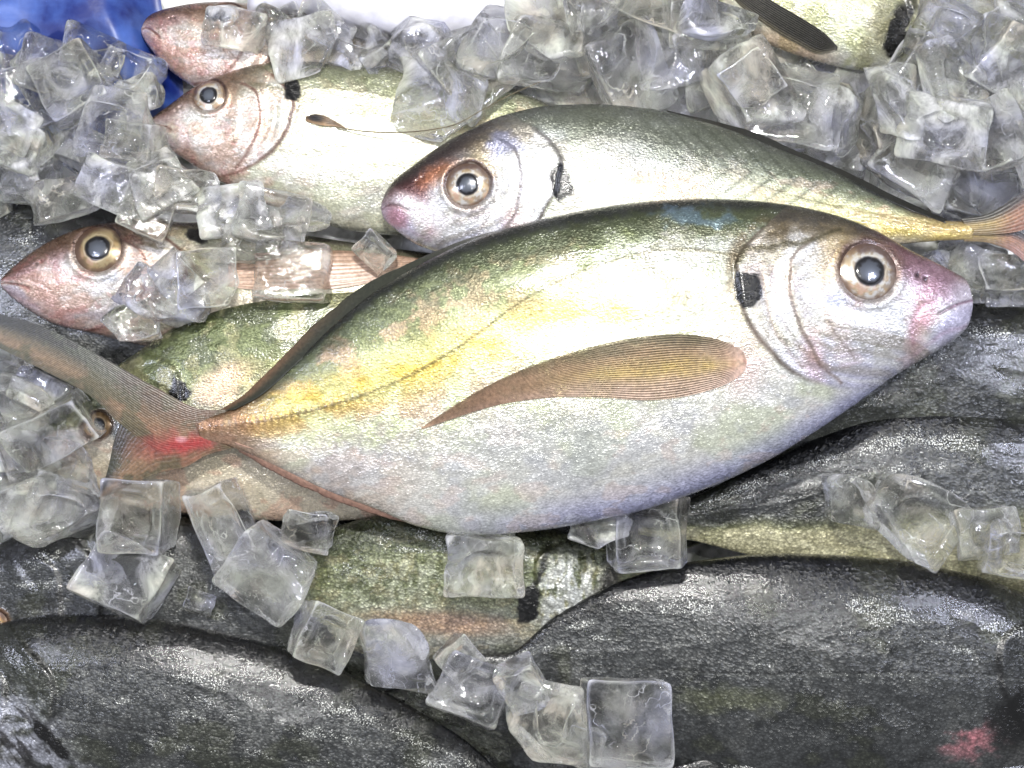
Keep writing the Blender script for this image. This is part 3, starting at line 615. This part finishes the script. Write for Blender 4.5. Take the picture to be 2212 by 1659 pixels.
fish=[
 dict(MAIN,z=2.45,ht=1.15,tilt=-.45,nu=520,nt=330,eye=(1860,591,62),spot=(1603,632,28,37,4),paint=P,mat=M_pale,fins=fins_main,post=post_main,
   label='large silvery yellow-green fish lying on top of the other fish'),
 dict(snout=(823,448),ped=(2100,497),top=[(828,425),(850,390),(885,362),(940,322),(1000,288),(1100,246),(1200,228),(1300,226),(1400,235),(1500,258),(1600,290),(1700,330),(1800,371),(1900,422),(1980,460),(2050,478),(2100,478)],
   bot=[(828,470),(850,492),(900,528),(960,550),(1050,590),(1200,640),(1400,655),(1600,625),(1800,565),(1950,528),(2050,520),(2100,518)],
   z=1.45,ht=.85,tilt=.1,nu=340,nt=200,eye=(1012,405,47),spot=(1212,404,22,37,-12),seed=3,paint=P,mat=M_pale,fins=fins_2,post=post2,tint=((180,180,184),.25),rs=.8,back=.05,yel=.4,
   label='silver fish with yellow tail stripe tucked behind the largest fish'),
 dict(snout=(322,268),ped=(1380,330),top=[(335,250),(360,232),(420,190),(500,155),(600,133),(700,135),(800,142),(900,150),(1100,190),(1300,285),(1380,312)],
   bot=[(335,292),(400,345),(470,390),(560,430),(650,465),(750,497),(850,508),(1000,490),(1200,420),(1380,350)],
   z=.45,ht=.75,nu=280,nt=150,eye=(458,212,36),spot=(640,206,20,21,0),seed=6,paint=P,mat=M_pale,fins=fins_3,pinkhead=.6,tint=((214,212,184),.4),rs=.9,lav=0,yel=.2,
   label='pale fish with pinkish head and long trailing fin ray'),
 dict(snout=(2,610),ped=(1400,650),top=[(20,585),(60,552),(120,515),(200,487),(300,478),(430,480),(600,500),(800,530),(1100,570),(1400,630)],
   bot=[(15,632),(60,668),(130,704),(200,720),(300,745),(500,780),(800,780),(1100,730),(1400,670)],
   z=.45,ht=.75,nu=280,nt=150,eye=(222,540,52),spot=(435,512,22,18,20),seed=8,paint=P,mat=M_pale,fins=fins_4,pinkhead=.65,tint=((204,188,166),.3),rs=.9,iris=(150,134,100),lav=0,belly=(214,196,180),yel=.2,
   label='pink-headed fish with big dark eye poking out of the ice'),
 dict(snout=(306,62),ped=(1270,330),top=[(318,38),(350,22),(420,8),(500,5),(600,20),(700,55),(800,92),(900,130),(1100,230),(1270,310)],
   bot=[(316,92),(345,130),(390,170),(450,205),(560,280),(700,330),(900,350),(1270,350)],
   z=-.05,ht=.7,nu=220,nt=120,eye=(500,42,30),seed=12,paint=P,mat=M_pale,pinkhead=.6,tint=((212,182,158),.45),rs=.9,lav=0,yel=.2,
   label='pinkish fish head showing between ice cubes'),
 dict(snout=(80,960),ped=(1180,905),top=[(95,925),(130,885),(200,828),(280,772),(420,685),(560,642),(700,622),(850,632),(1000,700),(1180,885)],
   bot=[(95,990),(200,1055),(300,1092),(420,1112),(600,1125),(800,1122),(1000,1040),(1180,930)],
   z=.95,ht=.65,nu=280,nt=150,eye=(222,918,30),spot=(398,845,26,20,30),seed=15,paint=P,mat=M_pale,green=.95,gt=.0,rs=.9,iris=(150,120,80),tint=((200,192,160),.2),lav=0,post=post6,
   label='green-backed fish pinned beneath the tail of the largest fish'),
 dict(snout=(2255,60),ped=(1170,-160),top=[(2150,-60),(1925,-200),(1600,-280),(1300,-230),(1170,-180)],
   bot=[(2200,120),(2100,150),(1960,165),(1800,142),(1650,92),(1560,25),(1400,-60),(1170,-140)],
   z=.8,ht=.6,nu=220,nt=120,spot=(1925,92,22,44,10),seed=18,paint=P,mat=M_pale,fins=fins_8,tint=((180,180,136),.5),post=post8,yel=.4,
   label='pale olive fish with dark fin, partly buried in ice'),
 dict(snout=(2750,850),ped=(1300,900),top=[(2500,715),(2350,680),(2212,660),(2100,655),(2000,668),(1700,730),(1300,870)],
   bot=[(2500,980),(2212,1010),(1900,1000),(1600,960),(1300,925)],z=.75,ht=.7,seed=21,paint=D,mat=M_dark,lo=.8,
   label='dark grey fish back lying under the other fish'),
 dict(snout=(2800,1070),ped=(1380,1130),top=[(2500,930),(2212,884),(2080,876),(1960,878),(1880,892),(1750,952),(1600,1022),(1480,1080),(1380,1115)],
   bot=[(2500,1250),(2212,1290),(2000,1285),(1800,1250),(1600,1195),(1480,1165),(1380,1145)],z=1.0,ht=.75,seed=24,nu=280,nt=150,paint=D,mat=M_dark,lo=.0,
   label='dark-backed fish with pale green flank beneath ice cubes'),
 dict(snout=(2600,1450),ped=(1030,1440),top=[(2450,1370),(2320,1318),(2212,1280),(2100,1242),(1900,1205),(1700,1195),(1500,1212),(1350,1252),(1200,1330),(1090,1412),(1030,1430)],
   bot=[(2450,1580),(2212,1700),(1900,1760),(1700,1745),(1450,1660),(1300,1585),(1100,1472),(1030,1450)],z=1.6,ht=1.0,nu=360,nt=210,seed=27,spot=(2195,1520,45,50,20),paint=D,mat=M_dark,lo=.9,post=post11,
   label='big dark grey mottled fish with silvery speckled back'),
 dict(snout=(-330,1600),ped=(1190,1760),top=[(-200,1440),(-100,1385),(0,1346),(150,1325),(300,1332),(500,1370),(700,1432),(850,1505),(1000,1595),(1100,1680),(1190,1740)],
   bot=[(-200,1720),(0,1800),(300,1880),(700,1860),(1000,1810),(1190,1775)],z=1.6,ht=1.0,nu=340,nt=200,seed=30,spot=(135,1580,14,55,-45),paint=D,mat=M_dark,lo=.9,post=post12,
   label='big dark grey fish with smooth speckled back'),
 dict(snout=(-190,1375),ped=(1250,1400),top=[(-120,1270),(0,1175),(100,1126),(200,1108),(350,1106),(500,1125),(650,1165),(800,1230),(1000,1320),(1250,1380)],
   bot=[(-120,1450),(100,1530),(400,1560),(800,1500),(1250,1420)],z=.75,ht=.75,seed=33,eye=(2,1342,30),paint=D,mat=M_dark,lo=.9,orb=(190,120,60),iris=(200,150,90),
   label='dark fish with orange-ringed eye under ice cubes'),
 dict(snout=(1475,1290),ped=(400,1330),top=[(1440,1235),(1400,1210),(1280,1168),(1100,1120),(900,1100),(700,1145),(550,1235),(400,1310)],
   bot=[(1440,1335),(1400,1360),(1280,1392),(1150,1410),(900,1425),(700,1405),(550,1375),(400,1350)],z=1.05,ht=.6,nu=280,nt=150,seed=36,spot=(1143,1300,22,40,15),paint=P,mat=M_dark,green=.8,gt=-.5,tint=((104,106,88),.45),lav=0,fl=.25,post=post14,
   label='green mottled fish lying under ice cubes'),
 dict(snout=(2900,1800),ped=(1380,1690),top=[(2700,1720),(2400,1650),(2212,1622),(2000,1600),(1800,1598),(1600,1620),(1450,1655),(1380,1675)],
   bot=[(2700,1900),(2212,1980),(1800,1950),(1500,1760),(1380,1710)],z=2.0,ht=.6,seed=39,paint=D,mat=M_dark,lo=.8,post=post16,
   label='dark fish back overlapping the big mottled fish'),
 dict(snout=(620,1700),ped=(-700,1660),top=[(560,1668),(450,1648),(300,1634),(180,1640),(0,1620),(-300,1560),(-700,1640)],
   bot=[(560,1750),(300,1850),(0,1880),(-300,1840),(-700,1690)],z=2.2,ht=.5,seed=42,paint=P,mat=M_pale,tint=((120,115,124),.6),
   label='silvery fish flank lying over the dark fish'),
 dict(snout=(-420,700),ped=(800,760),top=[(-300,560),(-150,470),(0,428),(120,418),(300,470),(500,620),(800,740)],
   bot=[(-300,860),(0,930),(400,900),(800,780)],z=-.1,ht=.6,seed=45,paint=D,mat=M_dark,lo=.6,
   label='dark fish back deep under ice and a pink-headed fish'),
 dict(snout=(1950,1760),ped=(500,1480),top=[(1800,1640),(1600,1560),(1400,1500),(1200,1440),(1000,1410),(800,1410),(500,1460)],
   bot=[(1800,1850),(1500,1850),(1200,1790),(900,1690),(700,1590),(500,1500)],z=.55,ht=.6,seed=48,paint=D,mat=M_dark,lo=.5,  # added fish, covers the pale bed so the gap looks dark
   label='dark fish added to darken the gap under two big dark fish'),
 dict(snout=(350,1240),ped=(1700,1080),top=[(450,1160),(700,1080),(1000,1040),(1300,1040),(1500,1050),(1700,1065)],
   bot=[(450,1290),(700,1330),(1000,1320),(1300,1240),(1500,1180),(1700,1100)],z=.0,ht=.6,seed=51,paint=D,mat=M_dark,lo=.7,
   label='dark fish deep in the pile under the largest fish'),
]
for c in fish: make_fish(c)
# ------------------------------------------------------------------ ice
def ice_mesh(i,irr):
    r=random.Random(100+i)
    bm=bmesh.new();bmesh.ops.create_cube(bm,size=2)
    bmesh.ops.subdivide_edges(bm,edges=bm.edges[:],cuts=19,use_grid_fill=True)
    p=r.uniform(6,14) if irr else r.uniform(9,24)
    sx,sy,sz=r.uniform(.95,1.25),r.uniform(.7,1.0),r.uniform(.55,.95)
    conc=r.uniform(.0,.12);off=Vector((r.uniform(0,50),r.uniform(0,50),r.uniform(0,50)))
    tap=r.uniform(-.25,.25)*(1.4 if irr else .7);shear=r.uniform(-.35,.35)*(1.4 if irr else .6);hollow=r.random()<.35
    cut=[(Vector((r.uniform(-1,1),r.uniform(-1,1),r.uniform(-1,1))).normalized(),r.uniform(.5,1.0) if irr else r.uniform(.85,1.2)) for _ in range(r.choice([3,4,5,6]) if irr else r.choice([0,1,2]))]
    w1=.2 if irr else .12
    for v in bm.verts:
        q=v.co.copy();m=max(abs(q.x),abs(q.y),abs(q.z))
        pn=(abs(q.x)**p+abs(q.y)**p+abs(q.z)**p)**(1/p)
        s=q*(m/pn)
        for ax in range(3):
            o=[a for a in range(3) if a!=ax]
            if abs(q[ax])>.999:
                s[ax]*=1-conc*(1-q[o[0]]**2)*(1-q[o[1]]**2)
                if hollow and ax==2 and q[ax]>0:
                    rr=(abs(q[o[0]])**4+abs(q[o[1]])**4)**.25;s[ax]-=.5*max(0,min(1,(.66-rr)/.2))
        s.x*=1+tap*s.z;s.y*=1-tap*s.z*.5;s.x+=shear*s.y*.5
        for n,dd in cut:
            e=s.dot(n)-dd
            if e>0:s-=n*e*.95
        def nz(f,w): return Vector((mnoise.noise(s*f+off),mnoise.noise(s*f+off+Vector((9,0,0))),mnoise.noise(s*f+off+Vector((0,9,0)))))*w
        s=s+nz(.9,w1);s=s+nz(2.8,.02)
        v.co=Vector((s.x*sx,s.y*sy,s.z*sz))*.5
    me=bpy.data.meshes.new('ice_cube');bm.to_mesh(me);bm.free()
    me.polygons.foreach_set('use_smooth',[True]*len(me.polygons))
    me.materials.append(M_ice if i%3 else M_ice2)
    return me
ICE=[ice_mesh(i,i%2==0) for i in range(30)]
cnt=0
def ice(px,py,size,z,rot=None,tilt=None,v=None,label=None,asp=1):
    global cnt
    me=ICE[v if v is not None else random.randrange(len(ICE))]
    o=link(bpy.data.objects.new('ice_cube',me));k=(H-z)/H
    o.location=((px-CX)/100*k,(CY-py)/100*k,z)
    s=size/100;o.scale=(s*asp,s,s*min(1,120/size))
    t=tilt if tilt is not None else .35
    o.rotation_euler=(random.uniform(-t,t),random.uniform(-t,t),-math.radians(rot))
    o['label']=label or 'translucent melting ice cube in the ice around the fish';o['category']='ice cube';o['group']='ice cubes packed around the fish'
    cnt+=1;return o
onl='clear ice cube resting on top of a fish'
EXP=[
(245,262,150,1.3,5),(160,190,140,1.0,-30),(60,215,140,.7,-20),(30,330,130,.8,15),(190,340,120,.9,25),(290,320,110,1.0,10),(120,150,120,.8,20),(95,310,100,.5,50),(200,120,110,.7,15),(20,270,120,.9,30),(60,400,110,.6,10),(280,160,110,.7,30),(300,215,100,.6,-20),
(150,435,140,1.2,-15),(240,400,140,1.3,20),(335,395,130,1.45,-30),(320,455,110,1.35,25),(420,415,120,1.3,10),(500,455,130,1.4,-8),(590,470,150,1.45,12),(665,470,100,1.4,0),
(555,530,130,1.3,10),(630,590,135,1.4,4),(340,650,140,1.55,35),(305,700,110,1.5,-20),(450,605,130,1.4,-5),(400,655,110,1.5,20),(385,600,110,1.4,45),(810,545,80,1.25,45),
(515,65,110,.9,10),(660,95,140,.9,-15),(590,75,100,.8,30),(745,125,80,.6,20),
(40,880,130,1.2,20),(120,930,140,1.6,-25),(155,1010,120,1.7,10),(50,985,130,1.3,35),(130,1100,150,1.75,12),(60,1080,120,1.5,-20),(20,810,100,.9,0),(90,850,100,1.1,25),
(297,1112,150,1.95,3,.95,1),(268,1248,155,1.95,24,1,3),(492,1140,120,1.9,68,1.5,5),(578,1238,150,1.95,38,1,7),(660,1145,95,1.9,10),(430,1300,60,1.6,20),
(1042,1222,145,2.2,2,1,9),(1402,1150,150,2.1,-4),(1290,1140,100,1.7,20),(700,1375,120,2.2,25),(865,1420,150,2.4,5),(990,1425,80,2.2,50),(1020,1490,150,2.5,20),(1190,1565,160,2.7,8),(1358,1560,175,2.85,3,1,11),(1260,1610,80,2.6,20),(1130,1480,90,2.5,60),
(1845,1085,110,2.2,10),(1968,1132,175,2.25,20,1,4),(2125,1150,130,2.2,-5),(2195,1185,120,2.1,10),
(2110,580,110,.9,20),(2180,600,110,.8,0),(2200,640,90,.7,30),
(2040,60,140,1.7,12),(2010,165,130,1.6,40),(1540,50,130,1.5,20),(1620,170,110,1.5,50),
]
for e in EXP:
    ice(e[0],e[1],e[2],e[3],e[4],.25,label=onl if e[1]>380 else None,asp=e[5] if len(e)>5 else 1,v=e[6] if len(e)>6 else None)
def inpoly(x,y,poly):
    r=False;j=len(poly)-1
    for i in range(len(poly)):
        xi,yi=poly[i];xj,yj=poly[j]
        if (yi>y)!=(yj>y) and x<(xj-xi)*(y-yi)/(yj-yi)+xi:r=not r
        j=i
    return r
def fill(poly,n,zr,sr,sp,label=None):
    xs=[p[0] for p in poly];ys=[p[1] for p in poly];loc=[];k=0
    for _ in range(20000):
        if k>=n:break
        x=random.uniform(min(xs),max(xs));y=random.uniform(min(ys),max(ys))
        if not inpoly(x,y,poly):continue
        if any(math.hypot(x-a,y-b)<sp for a,b in loc):continue
        loc.append((x,y));k+=1
        ice(x,y,random.uniform(*sr),random.uniform(*zr),random.uniform(0,90),.4,label=label)
LO=[(890,110),(1150,60),(1300,-40),(1480,-40),(1600,150),(1800,210),(1960,200),(2040,-40),(2280,-40),(2280,400),(2080,440),(1960,420),(1800,350),(1620,270),(1450,215),(1300,190),(1120,200),(980,270),(890,260)]
HI=[(930,110),(1170,60),(1300,-40),(1470,-40),(1570,170),(1780,225),(1940,230),(2040,180),(2080,-40),(2280,-40),(2280,320),(2120,370),(2000,345),(1850,280),(1640,205),(1480,165),(1300,155),(1120,165),(960,235)]
fill(LO,46,(-.1,.2),(140,180),84)
fill(HI,42,(.9,1.3),(135,190),88)
fill([(2020,190),(2280,20),(2280,310),(2100,330),(1980,290),(1830,250),(1830,240)],9,(1.8,2.0),(120,165),112)
UL=[(-60,110),(240,110),(290,200),(330,330),(100,410),(-60,400)]
fill(UL,14,(-.2,.3),(115,145),80)
fill([(-60,820),(170,840),(220,1000),(200,1110),(-60,1130)],10,(.5,.9),(110,140),75)
fill([(600,30),(900,90),(900,150),(720,140),(600,110)],7,(.2,.5),(90,120),60)
fill([(2000,570),(2260,580),(2260,650),(2080,650)],6,(.2,.5),(100,120),50)
# ------------------------------------------------------------------ ice bed
def bedmat():
    m,nt,N,L=newmat('crushed_ice')
    out=N.new('ShaderNodeOutputMaterial');b=N.new('ShaderNodeBsdfPrincipled');L.new(b.outputs[0],out.inputs[0])
    tc=N.new('ShaderNodeTexCoord');v=N.new('ShaderNodeTexVoronoi');v.inputs['Scale'].default_value=1.3;L.new(tc.outputs['Object'],v.inputs['Vector'])
    n=N.new('ShaderNodeTexNoise');n.inputs['Scale'].default_value=1.3;n.inputs['Detail'].default_value=6;L.new(tc.outputs['Object'],n.inputs['Vector'])
    cr=N.new('ShaderNodeValToRGB');cr.color_ramp.elements[0].position=.38;cr.color_ramp.elements[0].color=(.22,.23,.2,1);cr.color_ramp.elements[1].position=.55;cr.color_ramp.elements[1].color=(.95,.95,.95,1);L.new(n.outputs[0],cr.inputs[0]);L.new(cr.outputs[0],b.inputs['Base Color'])
    b.inputs['Roughness'].default_value=.25
    bp=N.new('ShaderNodeBump');bp.inputs['Strength'].default_value=.8;bp.inputs['Distance'].default_value=.3;L.new(v.outputs['Distance'],bp.inputs['Height']);L.new(bp.outputs[0],b.inputs['Normal'])
    return m
n=140;gx,gy=np.meshgrid(np.linspace(-22,22,n),np.linspace(-18,18,n),indexing='ij');gx=gx.ravel();gy=gy.ravel()
gz=-.8+.5*(fbm(gx*.9,gy*.9,4,5)-.5)
me=mesh_np('ice_bed',np.stack([gx,gy,gz],-1),grid_faces(n,n)[:,::-1]);me.materials.append(bedmat())
o=link(bpy.data.objects.new('ice_bed',me));o['kind']='structure';o['label']='bed of crushed ice under the fish';o['category']='ice bed'
# ------------------------------------------------------------------ blue plastic & white tray
def simplemat(name,c1,c2,rough,scale=1.5,bs=.3):
    m,nt,N,L=newmat(name)
    out=N.new('ShaderNodeOutputMaterial');b=N.new('ShaderNodeBsdfPrincipled');L.new(b.outputs[0],out.inputs[0])
    tc=N.new('ShaderNodeTexCoord');n=N.new('ShaderNodeTexNoise');n.inputs['Scale'].default_value=scale;n.inputs['Detail'].default_value=5;L.new(tc.outputs['Object'],n.inputs['Vector'])
    cr=N.new('ShaderNodeValToRGB');cr.color_ramp.elements[0].position=.38;cr.color_ramp.elements[0].color=(*lin(c1),1);cr.color_ramp.elements[1].position=.65;cr.color_ramp.elements[1].color=(*lin(c2),1)
    L.new(n.outputs[0],cr.inputs[0]);L.new(cr.outputs[0],b.inputs['Base Color']);b.inputs['Roughness'].default_value=rough
    bp=N.new('ShaderNodeBump');bp.inputs['Strength'].default_value=bs;bp.inputs['Distance'].default_value=.1;L.new(n.outputs[0],bp.inputs['Height']);L.new(bp.outputs[0],b.inputs['Normal'])
    return m
n=90;u,v=np.meshgrid(np.linspace(0,1,n),np.linspace(0,1,n),indexing='ij');u=u.ravel();v=v.ravel()
gx=-4.5+u*5.6+.25*np.sin(v*7);gy=-2.6+v*5.0
edge=smooth(u,.80,1.0)+smooth(-v,-.18,0.0)
gz=.15+.35*(fbm(u*2.5,v*2.5+3,3,8)-.5)+.15*np.abs(np.sin(u*5+v*3))-.9*edge
me=mesh_np('plastic_sheet',np.stack([gx,gy,gz],-1),grid_faces(n,n));me.materials.append(simplemat('blue_plastic',(14,34,104),(66,96,168),.4,1.1,.3))
o=link(bpy.data.objects.new('plastic_sheet',me));o.location=((250-CX)/100,(CY-40)/100,0);o['label']='crumpled blue plastic sheet at the edge of the ice';o['category']='plastic sheet'
u2=u*2-1;v2=v*2-1
gx=u2*3.3;gy=v2*1.6+.12*np.sin(u*9);gz=.6*np.power(np.clip((1-np.abs(u2)**6)*(1-np.abs(v2)**6),0,1),.4)+.08*fbm(u*8,v*5,3,4)
me=mesh_np('foam_board',np.stack([gx,gy,gz],-1),grid_faces(n,n));me.materials.append(simplemat('white_foam',(176,176,188),(206,206,214),.4))
o=link(bpy.data.objects.new('foam_board',me));o.location=((880-CX)/100,(CY+85)/100,.25);o.rotation_euler=(0,0,math.radians(-6));o['label']='smooth white foam board behind the ice';o['category']='foam board'
# ------------------------------------------------------------------ light
w=bpy.data.worlds.new('World');sc.world=w;w.use_nodes=True
bg=w.node_tree.nodes['Background'];bg.inputs[0].default_value=(.92,.94,1.0,1);bg.inputs[1].default_value=.42
def area(name,loc,tgt,size,power,col):
    l=bpy.data.lights.new(name,'AREA');l.shape='RECTANGLE';l.size=size[0];l.size_y=size[1];l.energy=power;l.color=col
    o=link(bpy.data.objects.new(name,l));o.location=loc;o.rotation_euler=(Vector(tgt)-Vector(loc)).to_track_quat('-Z','Y').to_euler();return o
area('stall_and_tint_lamp',(-2,12,26),(0,0,0),(3,1.3),8600,(1,.98,.94))
area('stall_and_tint_lamp',(17,5,18),(10,2,0),(1.6,1.6),2400,(.76,.80,1))  # bluish lamp added to tint the right side violet
area('stall_and_tint_lamp',(-17,4,18),(-10,1,0),(1.6,1.6),1800,(.76,.80,1))  # its left counterpart, added for the same violet tint
area('stall_and_tint_lamp',(3,6.5,44),(1,0,0),(2.4,.8),3600,(1,1,.98))
# ------------------------------------------------------------------ camera
cam=bpy.data.cameras.new('camera');cam.sensor_width=36;cam.lens=36*H/22.12;cam.clip_end=500
co=link(bpy.data.objects.new('camera',cam));co.location=(0,0,H);sc.camera=co
sc.view_settings.view_transform='Standard';sc.view_settings.look='None';sc.view_settings.exposure=0
print('ice',cnt)
